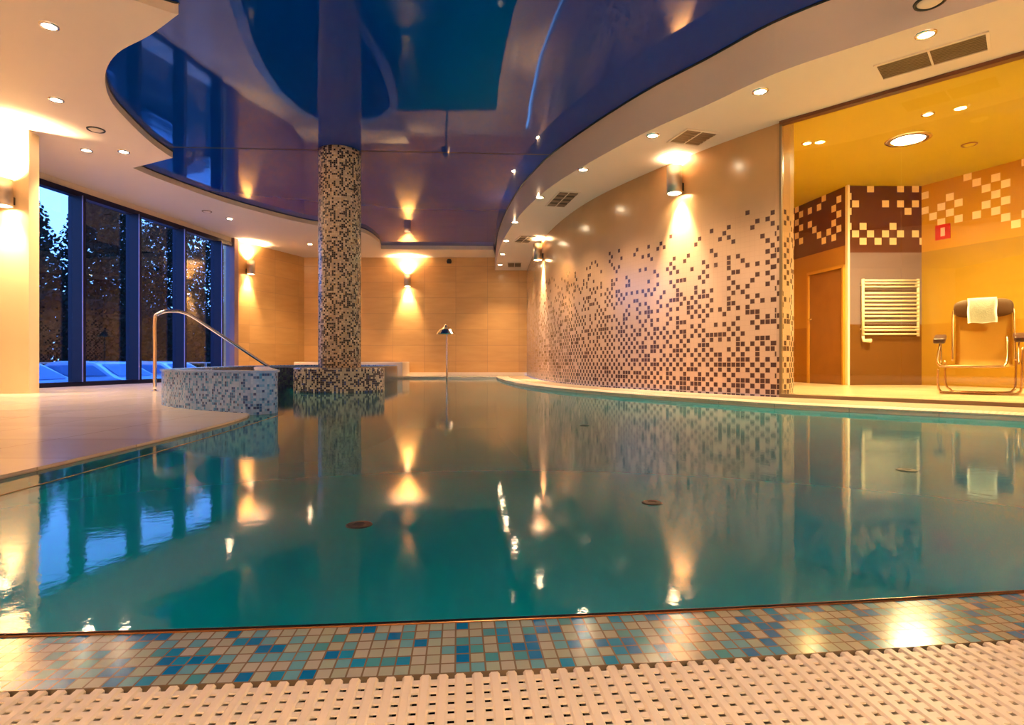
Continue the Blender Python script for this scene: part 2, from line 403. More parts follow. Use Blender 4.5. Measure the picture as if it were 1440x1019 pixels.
def struct(name, bm, mat, parent=None, smooth=False):
    o = obj(name, bm, mat, parent, smooth)
    if parent is None: o['kind'] = 'structure'
    return o
WARM = (1, .66, .36)
PK = 1.7
def spot(name, loc, aim, power, size, blend=.6, col=WARM, rad=.03, parent=None):
    l = bpy.data.lights.new(name, 'SPOT'); l.energy = power * PK; l.color = col; l.spot_size = math.radians(size); l.spot_blend = blend; l.shadow_soft_size = rad
    o = bpy.data.objects.new(name, l); C.objects.link(o); o.location = loc
    o.rotation_euler = Vector(aim).to_track_quat('-Z', 'Y').to_euler()
    if parent: o.parent = parent
    return o

# ------------------------------------------------------------------ plan of the place
ZB, ZL, ZR, ZD = 3.50, 3.40, 3.03, .04          # blue ceiling, left soffit, right soffit, right deck
ZLD = .015                                       # left deck
dv = Vector((.9956, .0936)); nv = Vector((-.0936, .9956)); P0 = Vector((0, .9256))
def P(s, t):                                     # near rim frame: s along it, t across (towards the pool)
    q = P0 + dv * s + nv * (t + s * s / 40); return (q.x, q.y)
edgeR = S2([(4.62, 2.5), (4.25, 3.2), (3.61, 4.0), (3.28, 4.3), (2.84, 4.7), (2.38, 5.15), (2.0, 5.75), (1.5, 6.5), (.94, 7.6), (.5, 8.7), (.12, 10.2), (-.15, 11.9), (-.33, 13.6), (-.40, 14.8)], 4)
edgeFar = [(-5.2, 14.8)]
edgeL = S2([(-5.2, 14.8), (-5.15, 12), (-4.5, 8.8), (-3.2, 6.0), (-2.3, 4.75), (-2.0, 4.3), (-1.87, 3.2), (-1.835, 2.2), (-1.83, 1.4)], 4)
s_left, s_right = -1.84, 4.3
near = [P(s_left + (s_right - s_left) * k / 24, 0) for k in range(25)]
corner = S2([near[-1], (4.6, 1.95), edgeR[0]], 4)[1:-1]
pool = near + corner + edgeR + edgeL
wallR = S2([(2.93, 6.2), (2.42, 6.91), (1.8, 8.0), (1.32, 9.05), (.98, 10.2), (.72, 11.6), (.55, 13.2), (.42, 16.2)], 6)
GA, GB = (2.93, 6.2), (8.4, .73)                 # glass partition line
YF = 16.2

# pool water and basin
o = obj('pool_water', slab(BM(), pool, -.004, 0), M['water'])
# only the upper face matters; drop the lower one
bmw = bmesh.new(); bmw.from_mesh(o.data)
bmesh.ops.delete(bmw, geom=[f for f in bmw.faces if f.normal.z < .5], context='FACES'); bmw.to_mesh(o.data); bmw.free()
tag(o, 'teal pool water with a mirror-like rippled surface filling the pool', 'water', kind='stuff')
inner = [P(s_left + .2 + (s_right - s_left - .2) * k / 24, .02) for k in range(25)] + corner + edgeR + \
        S2([(-5.2, 14.8), (-5.1, 12), (-4.3, 8.8), (-2.9, 6.0), (-2.05, 4.85), (-1.80, 4.3), (-1.70, 3.2), (-1.63, 2.2), (-1.60, 1.4)], 4)
bm = wallmesh(BM(), inner, -1.3, -.012, .12, closed=True)
struct('pool_wall', bm, M['basin'])
bm = slab(BM(), offset(inner, .1, True), -1.45, -1.3); struct('pool_floor', bm, M['basin'])
# submerged ledge on the left with its gold line
la = [p for p in edgeL if p[1] < 4.6]; lb = S2([(-1.85, 4.6), (-1.70, 3.2), (-1.63, 2.2), (-1.60, 1.4), (-1.60, .86)], 4)
def resample(pts, n):
    ds = [0]
    for i in range(len(pts) - 1): ds.append(ds[-1] + math.dist(pts[i], pts[i + 1]))
    out = []
    for k in range(n):
        t = ds[-1] * k / (n - 1); i = max(j for j in range(len(ds)) if ds[j] <= t + 1e-9); i = min(i, len(pts) - 2)
        f = (t - ds[i]) / max(1e-9, ds[i + 1] - ds[i]); out.append((pts[i][0] + (pts[i + 1][0] - pts[i][0]) * f, pts[i][1] + (pts[i + 1][1] - pts[i][1]) * f))
    return out
la = la + [(-1.84, .80)]
struct('trim_1', flat_strip(BM(), resample(la, 20), resample(lb, 20), -.007, .012), M['ledge'])
struct('trim_2', tube(BM(), [(x, y, .0005) for x, y in resample(lb, 24)], .0022, 6), M['gold'], smooth=True)

# near rim: mosaic strip, dark metal lip, gutter, grating
K = 48
ss = [s_left - .02 + (s_right - s_left) * k / K for k in range(K + 1)]
bm = flat_strip(BM(), [P(s, -.004) for s in ss], [P(s, -.156) for s in ss], .002, .05, .004)
struct('trim_3', bm, M['rim'])
struct('trim_4', tube(BM(), [(*P(s, .0), .001) for s in ss], .0052, 8), M['darktrim'], smooth=True)
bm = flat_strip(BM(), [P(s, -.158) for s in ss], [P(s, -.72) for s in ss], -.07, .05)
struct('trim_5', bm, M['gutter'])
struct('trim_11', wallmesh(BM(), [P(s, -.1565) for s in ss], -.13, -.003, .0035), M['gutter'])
bm = BM()
s = s_left
while s < s_right - .1:
    w = .0072
    prof = [(-w, -.014), (-w, .0035), (-w * .6, .0065), (w * .6, .0065), (w, .0035), (w, -.014)]
    ends = []
    for t in (-.162, -.70):
        ends.append([bm.verts.new((*P(s + a, t), z)) for a, z in prof])
    for k in range(6): bm.faces.new((ends[0][k], ends[0][(k + 1) % 6], ends[1][(k + 1) % 6], ends[1][k]))
    bm.faces.new(ends[0]); bm.faces.new(ends[1][::-1])
    s += .0228
t = -.170
while t > -.70:
    for a, b_ in zip(range(0, 36), range(1, 37)):
        s0 = s_left + (s_right - .12 - s_left) * a / 36; s1 = s_left + (s_right - .12 - s_left) * b_ / 36
        q = [P(s0, t), P(s1, t), P(s1, t - .0104), P(s0, t - .0104)]
        lo = [bm.verts.new((*c_, .0018)) for c_ in q]; hi = [bm.verts.new((*c_, .0042)) for c_ in q]
        bm.faces.new(hi); bm.faces.new((lo[0], lo[1], hi[1], hi[0])); bm.faces.new((lo[2], lo[3], hi[3], hi[2]))
    t -= .0186
bmesh.ops.recalc_face_normals(bm, faces=bm.faces[:])
tag(obj('gutter_grating', bm, M['white']), 'cream plastic slatted overflow grating along the near pool edge', 'grating')

# floors
nl = [P(s_left - .02, -.0), (-1.835, 1.4)]
left_deck = [(-1.86, -5), (-1.86, .75)] + edgeL[::-1] + [(-5.2, 16.3), (-6.4, 16.3), (-7.7, 12), (-8.3, 9), (-9, 7), (-9, -5)]
struct('floor', slab(BM(), left_deck, -.12, ZLD), M['deck'])
struct('floor', slab(BM(), [(-5.2, 14.8), (-.4, 14.8), (-.4, 16.3), (-5.2, 16.3)], -.12, ZD - .005), M['deck'])
right_deck = [P(s_right, -.75), P(s_right + .05, 0), corner[0], corner[-1]] + edgeR + [(-.4, 16.3), (.5, 16.3)] + offset(wallR, -.05)[::-1] + [GB, (8.4, -5), (4.4, -5)]
struct('floor', slab(BM(), right_deck, -.12, ZD), M['deck_right'])
struct('floor', slab(BM(), [(-1.86, -5), (4.4, -5)] + [P(s, -.722) for s in ss[::-1]], -.12, .006), M['deck'])
inner_floor = [GA, (3.3, 6.65), (3.5, 8.5), (4.6, 11.3), (5.45, 11), (5.7, 9.6), (7, 9.6), (7.5, 8.2), (8.4, 6), GB]
struct('floor', slab(BM(), inner_floor, -.12, ZD), M['deck_right'])
# perforated white strip along the right and far pool edge
er = edgeR[3:]
bm = flat_strip(BM(), er, offset(er, .30), ZD + .006, .02)
tag(obj('edge_grating', bm, M['perf']), 'white perforated grating strip along the curved right edge of the pool', 'grating')
bm = flat_strip(BM(), [(-5.1, 14.8), (-.62, 14.8)], [(-5.1, 15.05), (-.62, 15.05)], ZD + .004, .02)
tag(obj('edge_grating', bm, M['perf']), 'white perforated grating strip along the far straight edge of the pool', 'grating')

# walls
struct('wall_back', wallmesh(BM(), [(-6.1, YF), (.46, YF)], 0, 3.6, -.2), M['wall'])
struct('wall_right', wallmesh(BM(), wallR, 0, 3.2, .2), M['dots'], smooth=False)
WL0, WL1 = Vector((-7.46, 8.8)), Vector((-6.77, 13.7))
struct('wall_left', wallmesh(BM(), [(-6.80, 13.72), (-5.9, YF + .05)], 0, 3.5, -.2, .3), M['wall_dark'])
struct('wall_left', wallmesh(BM(), [(-9, 7.3), (-6.2, 7.3), (-6.25, 7.52), (-7.48, 8.8)], 0, 3.5, -.12), M['cream'])
struct('wall_left', wallmesh(BM(), [(-9, -5), (-9, 7.4)], 0, 3.5, -.2), M['cream'])
struct('wall_front', wallmesh(BM(), [(-9, -5), (8.5, -5)], 0, 3.5, .2), M['wall'])
struct('wall_right', wallmesh(BM(), [(8.5, -5), GB], 0, 3.5, .2), M['wall'])
# walls of the changing room behind the glass
struct('wall_right', wallmesh(BM(), [(2.95, 6.2), (3.30, 6.66)], 0, 3.4, -.08, 3), M['dots'])  # return wall stands in for the mosaic reflected in the edge pane
struct('wall_right', wallmesh(BM(), [(3.28, 6.66), (3.45, 8.5), (4.6, 11.1), (5.4, 10.9)], 0, 3.4, -.1), M['amber'])
struct('wall_right', wallmesh(BM(), [(5.38, 10.92), (5.58, 9.5)], 0, 3.4, -.1, .05), M['sq_left'])
struct('wall_right', wallmesh(BM(), [(5.58, 9.5), (6.84, 9.5)], 0, 3.4, -.1, 2.03), M['sq_dark'])
struct('wall_right', wallmesh(BM(), [(6.84, 9.5), (7.4, 8.2), (8.4, 5.6), (8.5, .7)], 0, 3.4, -.1, 5.01), M['sq_amber'])
struct('trim_6', box(BM(), 5.565, 5.60, 9.43, 9.50, ZD, 3.36), M['radiator'])
# baseboard of pale stone along far wall
struct('baseboard_back', box(BM(), -5.2, .42, YF - .03, YF, ZD, .13), M['bench'])

# ceilings
struct('ceiling', slab(BM(), [(-9.2, -5.2), (8.8, -5.2), (8.8, 11.2), (2, 16.6), (-6.2, 16.6), (-6.95, 13.8), (-7.6, 8.75), (-9.2, 7.5)], ZB, ZB + .1), M['blue'])
lobe = [at(*p, .0) for p in []]
def AL(px, py): return at(px, py, ZL)
outL = S2([(-2.6, -1.6), (-3.6, -.2), (-4.3, 1.4), (-4.3, 3.0), (-3.6, 4.2), (-3.0, 4.78), AL(251, 20)], 5)[:-1] + \
       S2([AL(251, 20), AL(210, 50), AL(165, 75), AL(148, 105), AL(155, 140), AL(180, 170), AL(215, 203), AL(243, 222)], 5)[:-1] + \
       S2([AL(243, 222), AL(187, 236)], 1)[:-1] + \
       S2([AL(187, 236), AL(230, 254), AL(325, 287), AL(420, 312), AL(470, 320), (-3.47, 13.0), (-3.34, 13.5), (-3.32, 14.2)], 5) + [(-3.45, 15.0), (-.5, 15.1)]
outR = [(4.7, -1.6), (4.9, 1.0), (4.5, 2.6)] + edgeR[8:]
left_soffit = outL + [(-.45, 16.5), (-6.1, 16.5), (-6.9, 13.75), (-7.57, 8.78), (-9.1, 7.45), (-9.1, -5.1), (-2.6, -5.1)]
struct('ceiling', slab(BM(), left_soffit, ZL, ZB + .01), M['paint'])
struct('ceiling', slab(BM(), [(-2.6, -1.6), (-2.6, -5.1), (8.6, -5.1), (8.6, -1.6)], ZR + .1, ZB + .01), M['paint'])
edgeS = [q for q in outR if q[1] > -2]
right_soffit = [(4.7, -1.6)] + S2([(4.9, 0), (4.75, 1.6), (4.25, 3.1), edgeR[8]], 4)[1:] + edgeR[9:] + [(-.47, 16.05), (-.5, 16.3), (.6, 16.3)] + offset(wallR, .12)[::-1][1:-1] + [GA, (8.5, .63), (8.6, -1.6)]
struct('ceiling', slab(BM(), right_soffit, ZR, ZB + .01), M['paint'])
struct('ceiling', slab(BM(), [(2.8, 6.33), (3.1, 8.7), (4.3, 11.5), (5.6, 11.4), (7.1, 9.8), (8.6, 8.2), (8.6, .6)], 3.36, 3.46), M['yellow'])
# black tubes along the fascia stand in for the shadow line under blue
struct('trim_7', tube(BM(), [(x, y, ZB - .004) for x, y in outL[20:-2]], .012, 5), M['black'])
rr = edgeR[8:] + [(-.47, 16.05)]
struct('trim_8', tube(BM(), [(x - .012, y - .006, ZB - .004) for x, y in rr], .012, 5), M['black'])

# ------------------------------------------------------------------ glazing on the left
gd = (WL1 - WL0).normalized(); gn = Vector((gd.y, -gd.x)); gl = (WL1 - WL0).length
def G(a, b): q = WL0 + gd * a + gn * b; return (q.x, q.y)
def gbox(bm, a0, a1, b0, b1, z0, z1):
    lo = [bm.verts.new((*G(a, b), z0)) for a, b in ((a0, b0), (a1, b0), (a1, b1), (a0, b1))]
    hi = [bm.verts.new((*G(a, b), z1)) for a, b in ((a0, b0), (a1, b0), (a1, b1), (a0, b1))]
    bm.faces.new(lo[::-1]); bm.faces.new(hi)
    for i in range(4): bm.faces.new((lo[i], lo[(i + 1) % 4], hi[(i + 1) % 4], hi[i]))
    bmesh.ops.recalc_face_normals(bm, faces=bm.faces[:]); return bm
win = bpy.data.objects.new('window_1', None); C.objects.link(win); win['kind'] = 'structure'
ZT = 3.27
bm = gbox(BM(), -.1, gl + .02, -.05, .06, ZLD, .09); gbox(bm, -.1, gl + .02, -.06, .08, ZT - .07, ZT + .02)
obj('window_frame', bm, M['frame'], win)
ts = [.153, .394, .637, .88]
for t in ts:
    a = t * gl
    mu = obj('mullion', gbox(BM(), a - .03, a + .03, -.08, .20, .09, ZT - .07), M['frame'], win)
    obj('edge_strip', gbox(BM(), a - .034, a - .026, .19, .206, .09, ZT - .07), M['frame_edge'], mu)
stops = [-.1] + [t * gl for t in ts] + [gl]
for a, b_ in zip(stops, stops[1:]):
    obj('pane', gbox(BM(), a + .03, b_ - .03, -.012, 0.0, .09, ZT - .07), M['glass'], win)
struct('trim_9', gbox(BM(), -.12, gl + .03, -.1, .04, ZT + .02, ZL), M['paint'])
struct('trim_10', gbox(BM(), gl - .04, gl + .12, -.1, .12, ZLD, ZL), plain('mauve_reveal', (.22, .13, .14), .5))

# ------------------------------------------------------------------ glass partition on the right
pa, pb = Vector(GA), Vector(GB); pd = (pb - pa).normalized(); pn = Vector((pd.y, -pd.x))
def pbox(bm, a0, a1, b0, b1, z0, z1):
    def Q(a, b): q = pa + pd * a + pn * b; return (q.x, q.y)
    cs = ((a0, b0), (a1, b0), (a1, b1), (a0, b1))
    lo = [bm.verts.new((*Q(*c_), z0)) for c_ in cs]; hi = [bm.verts.new((*Q(*c_), z1)) for c_ in cs]
    bm.faces.new(lo[::-1]); bm.faces.new(hi)
    for i in range(4): bm.faces.new((lo[i], lo[(i + 1) % 4], hi[(i + 1) % 4], hi[i]))
    bmesh.ops.recalc_face_normals(bm, faces=bm.faces[:]); return bm
part = bpy.data.objects.new('window_2', None); C.objects.link(part); part['kind'] = 'structure'
plen = (pb - pa).length
obj('top_track', pbox(BM(), 0, plen, -.03, .05, ZR - .035, ZR + .0), M['brown'], part)
obj('sill', pbox(BM(), 0, plen, -.05, .05, ZD, ZD + .035), M['vent'], part)
obj('edge_profile', pbox(BM(), -.01, .012, -.02, .02, ZD, ZR - .03), M['vent'], part)
js = [0.012, .782 * 1.414, 1.75 * 1.414, 2.8 * 1.414, plen]
for a, b_ in zip(js, js[1:]):
    obj('pane', pbox(BM(), a, b_ - .006, -.004, .004, ZD + .035, ZR - .03), M['pglass'], part)

# ------------------------------------------------------------------ mosaic column with drum base
col = thing('mosaic_column', 'round column clad in black and cream mosaic rising from a wide drum in the pool', 'column', (-2.53, 8.36, -1.3))
prof = [(.303, 0), (.303, .8), (.303, 1.3)] + [(.303, 1.63 + k * .3) for k in range(1, 11)] + [(.303, 4.80)]
obj('shaft', lathe(BM(), prof, 48, uv=True), M['column'], col, smooth=True)
obj('drum_base', lathe(BM(), [(.31, 1.22), (.64, 1.22), (.64, 1.4), (.64, 1.625), (.628, 1.64), (.30, 1.645)], 56, uv=True), M['drum'], col)

# ------------------------------------------------------------------ hot tub
tub_out = S2([(-3.42, 5.55), (-2.92, 5.0), (-2.48, 4.72), (-2.12, 4.53), (-1.98, 4.60), (-1.97, 4.78), (-2.2, 5.3), (-2.66, 6.3), (-3.25, 7.6), (-3.72, 8.75), (-3.66, 9.15), (-3.2, 9.35), (-2.85, 10.2), (-2.62, 11.6), (-2.68, 13.2), (-2.96, 14.2), (-3.7, 14.72), (-5.0, 14.6), (-5.5, 13.4), (-5.3, 11.5), (-4.8, 9.6), (-4.35, 8.2), (-3.92, 6.8)], 5, True)
tub = thing('hot_tub', 'raised curving hot tub clad in pale blue mosaic left of the column', 'hot tub', (-3.4, 6.0, 0))
def sh(o, t): o.location = -Vector(t.location); return o
bm = wallmesh(BM(), tub_out, -1.2, .335, -.20, closed=True)
# the first lobe is pale, the rest of the tub wall is dark: two meshes by their own mosaic colours
def sub_wall(ix): return [tub_out[i % len(tub_out)] for i in ix]
n_ = len(tub_out); bm.free()
pale = sub_wall(range(-8, 28)); dark = sub_wall(range(27, n_ - 7))
sh(obj('front_wall', wallmesh(BM(), pale, -1.1, .335, -.16), M['tub'], tub), tub)
sh(obj('rear_wall', wallmesh(BM(), dark, -1.2, .335, -.16), M['tub_dark'], tub), tub)
cop = offset(tub_out, .015, True); cop_in = offset(tub_out, -.18, True)
sh(obj('coping', flat_strip(BM(), cop + cop[:1], cop_in + cop_in[:1], .352, .016), M['tub'], tub), tub)
w = slab(BM(), offset(tub_out, -.14, True), .20, .26)
wo = sh(obj('tub_water', w, water_mat('tub_water', (.3, .5, .7), .001, 9), tub), tub)
sh(obj('tub_floor', slab(BM(), offset(tub_out, -.14, True), -.3, -.2), M['tub_dark'], tub), tub)
# low pale bench wall behind the tub
tag(obj('low_bench', box(BM(), -5.8, -2.9, 15.1, 16.1, ZD - .005, .425, .02), M['bench']), 'low cream ledge behind the hot tub at the foot of the far wall', 'bench')

# handrail
rail = thing('handrail', 'bent steel handrail rising beside the hot tub and sloping down to its rim', 'handrail', (-4.96, 7.9, ZLD))
path = smooth_path([(0, 0, 0), (0, 0, .5), (0, 0, .98), (.03, .03, 1.08), (.14, .12, 1.125), (.28, .30, 1.10), (.5, .6, .88), (.95, 1.2, .41), (1.02, 1.3, .34)], 5)
obj('tube', tube(BM(), path, .023, 12), M['chrome'], rail, smooth=True)
obj('floor_flange', lathe(BM(), [(.05, 0), (.05, .008), (.03, .014)], 20), M['chrome'], rail, smooth=False)

# mushroom water fountain at the far end
fx, fy = (627 - 720) / 800 * 14.6, 14.6
ft = thing('water_fountain', 'slim steel mushroom water fountain standing at the far end of the pool', 'fountain', (fx, fy, -1.3))
obj('pole', tube(BM(), [(.03, 0, 0), (.03, 0, 1.3), (.03, 0, 2.45), (0, 0, 2.5)], .03, 12), M['chrome'], ft, smooth=True)
obj('head', lathe(BM(), [(.24, 2.43), (.25, 2.445), (.16, 2.56), (.06, 2.63), (.045, 2.66), (.02, 2.68)], 28), M['chrome'], ft)

# dark round discs in the water
for i, (px, py, r_, lab) in enumerate([(505, 738, .034, 'dark round disc in the water straight below the column reflection'), (917, 707, .030, 'olive round disc in the water left of the big wall lamp reflection'),
                                   (1275, 661, .036, 'dark disc in the water under the towel radiator reflection'), (822, 598, .032, 'small dark disc far out in the water below the curved wall')]):
    x, y = at(px, py, 0)
    d = obj('pool_disc', lathe(BM(), [(0, -.004), (r_, -.004), (r_, .001), (r_ * .9, .003), (r_ * .45, .0035), (r_ * .4, .002), (0, .002)], 28, cap=False), M['disc'], smooth=False)
    d.location = (x, y, 0); tag(d, lab, 'disc', 'round discs in the pool')

# ------------------------------------------------------------------ wall sconces
def sconce(x, y, z, nx, ny, label, up=55, down=60, usize=115, dsize=62):
    a = math.atan2(ny, nx)
    t = thing('wall_sconce', label, 'wall lamp', (x, y, z), a, 'cylindrical wall lamps')
    obj('body', lathe(BM(), [(.085, -.17), (.095, -.17), (.095, .17), (.085, .17), (.085, -.17)], 32, .12, 0, cap=False), M['sconce'], t, smooth=True)
    obj('bracket', box(BM(), 0.0, .04, -.05, .05, -.13, -.03, .006), M['black'], t)
    obj('bulb', lathe(BM(), [(.0, -.12), (.07, -.12), (.07, -.11), (.0, -.11)], 20, .12, 0, cap=False), M['lamp'], t)
    obj('bulb', lathe(BM(), [(.0, .11), (.07, .11), (.07, .12), (.0, .12)], 20, .12, 0, cap=False), M['lamp'], t)
    spot('sconce_up_light', (.12, 0, .175), (-.12, 0, 1), up, usize, .7, parent=t, rad=.05)
    spot('sconce_down_light', (.12, 0, -.175), (-.22, 0, -1), down, dsize, .8, parent=t, rad=.05)
    return t
sx, sy = (574 - 720) / 800 * YF, YF
sconce(sx, sy, 2.73, 0, -1, 'wall lamp glowing on the far wall between the column and the fountain', 90, 110)
dl = Vector((-5.9 + 6.8, YF - 13.72)).normalized()
q = Vector((-6.62, 14.22)); sconce(q.x, q.y, 2.78, dl.y, -dl.x, 'wall lamp on the tan wall just right of the dark windows', 90, 90)
sconce(-6.42, 7.3, 2.56, 0, -1, 'wall lamp cut by the left edge, on the cream wall before the windows', 130, 70)
def on_wall(px):
    for a, b_ in zip(wallR, wallR[1:]):
        fa, fb = a[0] / a[1] * F + CX, b_[0] / b_[1] * F + CX
        if (fa - px) * (fb - px) <= 0:
            t = (px - fa) / (fb - fa); p_ = Vector(a).lerp(Vector(b_), t); d = (Vector(a) - Vector(b_)).normalized()
            n2 = Vector((d.y, -d.x))
            if n2.dot(-p_) < 0: n2 = -n2
            return p_, n2
p_, n2 = on_wall(958); sconce(p_.x, p_.y, 2.74, n2.x, n2.y, 'big bronze wall lamp on the curved mosaic wall near the glass room', 110, 120)
p_, n2 = on_wall(764); sconce(p_.x, p_.y, 2.74, n2.x, n2.y, 'wall lamp at the far end of the curved wall, under two ceiling vents', 110, 170)

# ------------------------------------------------------------------ ceiling downlights
def downlight(x, y, z, label, group, power=40, r=.055, m='lamp', size=100, col=WARM):
    t = thing('ceiling_downlight', label, 'ceiling light', (x, y, z), 0, group)
    obj('trim_ring', lathe(BM(), [(r * .98, .0), (r * 1.0, -.012), (r * 1.35, -.008), (r * 1.4, 0)], 24, cap=False), M['chrome'], t, smooth=True)
    obj('bulb', lathe(BM(), [(0, -.004), (r, -.004)], 20, cap=False), M[m], t)
    if power: spot('downlight_spot', (0, 0, -.02), (0, 0, -1), power, size, .7, col, r * .8, t)
    return t
gl_ = 'downlights in the left ceiling'; gr_ = 'downlights along the curved right soffit'; gc_ = 'downlights in the yellow room ceiling'
for px, py, lab, pw in [(69, 36, 'downlight nearest the top left corner of the left ceiling', 60), (79, 140, 'second downlight down, above the cream wall on the left', 60),
                    (122, 211, 'glaring downlight beside the round vent on the left ceiling', 90), (174, 213, 'small downlight left of the pointed ceiling cusp', 40),
                    (323, 307, 'downlight over the right end of the dark windows', 70), (436, 343, 'downlight just left of the column at the back', 60)]:
    x, y = at(px, py, ZL); downlight(x, y, ZL - .001, lab, gl_, pw)
for px, py, lab in [(1302, 48, 'downlight beside the long double vent'), (1069, 128, 'downlight above the start of the glass room'), (918, 190, 'downlight beside the outlined ceiling vent'),
                    (820, 238, 'downlight nearest the dark slotted vent on its near side'), (759, 277, 'downlight just left of the dark slotted vent'), (724, 312, 'small downlight before the bend of the far soffit'),
                    (712, 338, 'third small downlight from the far end of the right soffit'), (707, 357, 'second small downlight from the far end of the right soffit'), (703, 372, 'farthest small downlight at the tip of the right soffit')]:
    x, y = at(px, py, ZR); downlight(x, y, ZR - .001, lab, gr_, 45)
for px, py, lab, pw, r, mm in [(1277, 196, 'large bright ceiling light in the middle of the yellow room', 230, .19, 'lamp_room'), (1305, 160, 'small downlight above the large light in the yellow room', 30, .05, 'lamp_soft'),
                           (1135, 201, 'small downlight at the left side of the yellow room ceiling', 30, .05, 'lamp_soft')]:
    x, y = at(px, py, 3.36); downlight(x, y, 3.359, lab, gc_, pw, r, mm, 150, (1, .78, .32))
spot('changing_room_fill', (6.6, 5.2, 3.3), (0, 0, -1), 130, 150, .7, (1, .78, .32), .12)
downlight(6.6, 5.2, 3.359, 'large ceiling light at the right end of the yellow room', gc_, 0, .16, 'lamp_room')
# unseen downlights added behind the viewpoint to brighten the near rim
for i, (x, y) in enumerate([(-3.5, -2.6), (.5, -2.6), (3.5, -2.6)]):
    z = ZR + .1 if x > -2.6 else ZL
    downlight(x, y, z - .001, 'unseen downlight added behind the near pool edge', 'added downlights behind the near edge', 690, .055, 'lamp', 105, (1, .72, .45))

# ------------------------------------------------------------------ vents and ceiling discs
def vent(corners, z, label, nslat=6, dark='vent_dark', frame='paint', mid=True):
    pts = [Vector((*at(px, py, z), 0)) for px, py in corners]     # a,b,c,d around
    c_ = sum(pts, Vector()) / 4; ux = ((pts[1] - pts[0]) + (pts[2] - pts[3])) / 2; w_ = ux.length; h_ = (((pts[3] - pts[0]) + (pts[2] - pts[1])) / 2).length
    rz = math.atan2(ux.y, ux.x)
    t = thing('ceiling_vent', label, 'vent', (c_.x, c_.y, z), rz, 'air vents in the right soffit')
    obj('backing', box(BM(), -w_ / 2, w_ / 2, -h_ / 2, h_ / 2, -.004, -.001), M[dark], t)
    bm = BM(); f_ = .022
    for x0, x1, y0, y1 in ((-w_ / 2 - f_, w_ / 2 + f_, -h_ / 2 - f_, -h_ / 2), (-w_ / 2 - f_, w_ / 2 + f_, h_ / 2, h_ / 2 + f_), (-w_ / 2 - f_, -w_ / 2, -h_ / 2, h_ / 2), (w_ / 2, w_ / 2 + f_, -h_ / 2, h_ / 2)):
        box(bm, x0, x1, y0, y1, -.013, 0)
    if mid: box(bm, -.008, .008, -h_ / 2, h_ / 2, -.012, 0)
    obj('frame', bm, M[frame], t)
    bm = BM()
    for k in range(nslat):
        y_ = -h_ / 2 + h_ * (k + .5) / nslat
        box(bm, -w_ / 2, w_ / 2, y_ - h_ / nslat * .28, y_ + h_ / nslat * .28, -.010, -.006)
    obj('slats', bm, M['vent'], t)
    return t
vent([(1241, 110), (1388, 69), (1387, 45), (1234, 92)], ZR, 'long double vent grille above the glass room', 10)
vent([(766, 289), (791, 290), (817, 271), (790, 269)], ZR, 'dark slotted vent in the middle of the right soffit', 4)
vent([(935, 200), (985, 202), (1004, 189), (973, 180)], ZR, 'cream vent glaring above the big bronze wall lamp', 6, 'vent')
vent([(727, 340), (744, 341), (752, 332), (729, 331)], ZR, 'small dark vent above the far curved-wall lamp', 3)
vent([(713, 375), (731, 375), (734, 369), (716, 369)], ZR, 'farthest small dark vent at the tip of the right soffit', 3)
def disc(px, py, z, r, label, m1='paint', m2='black'):
    x, y = at(px, py, z); t = thing('ceiling_speaker', label, 'ceiling speaker', (x, y, z))
    obj('ring', lathe(BM(), [(r * .82, 0), (r * .85, -.012), (r, -.012), (r * 1.04, 0)], 32, cap=False), M[m2], t, smooth=True)
    obj('cover', lathe(BM(), [(0, -.02), (r * .6, -.018), (r * .82, -.004), (r * .82, 0)], 32, cap=False), M[m1], t, smooth=True)
    return t
disc(135, 182, ZL, .10, 'round grey ceiling disc above the cream wall on the left')
disc(291, 297, ZL, .09, 'faint pale round ceiling disc over the dark windows', 'paint', 'vent')
disc(1363, 203, 3.36, .09, 'small round detector on the yellow room ceiling', 'yellow', 'wood')
disc(1308, 2, ZR, .10, 'dark-ringed round ceiling speaker at the top right')
t = thing('wall_detector', 'tiny black detector on the far wall above the fountain', 'detector', ((632 - 720) / 800 * YF, YF, 3.28))
obj('body', lathe(BM(), [(.06, -.06), (.075, 0), (.05, .06)], 16, 0, -.07), M['black'], t); obj('plate', box(BM(), -.05, .05, -.04, 0, -.04, .06, .005), M['black'], t)

# ------------------------------------------------------------------ changing room things
# door in the left back wall
dd = Vector((5.58 - 5.38, 9.5 - 10.92)).normalized()
def DW(u, off):                                   # along the slanted left back wall
    q = Vector((5.38, 10.92)) + dd * u + Vector((dd.y, -dd.x)) * (off); return q
door = thing('wooden_door', 'amber wooden door at the left of the yellow room', 'door', (*DW(.97, .012), ZD), math.atan2(dd.y, dd.x))
door['kind'] = 'structure'; del door['label'], door['category']; door.name = 'door_1'
obj('door_panel', box(BM(), -.42, .42, -.02, .02, 0, 1.96, .006), M['wood'], door)
bm = box(BM(), -.47, -.42, -.04, .04, 0, 2.01); box(bm, .42, .46, -.04, .04, 0, 2.01); box(bm, -.47, .46, -.04, .04, 1.96, 2.01)
obj('door_frame', bm, M['amber'], door)
bm = tube(BM(), [(-.36, -.02, 1.15), (-.36, -.09, 1.15), (-.26, -.09, 1.15)], .014, 8); tube(bm, [(-.36, .02, 1.15), (-.36, .09, 1.15), (-.26, .09, 1.15)], .014, 8)
obj('door_handle', bm, M['chrome'], door, smooth=True)

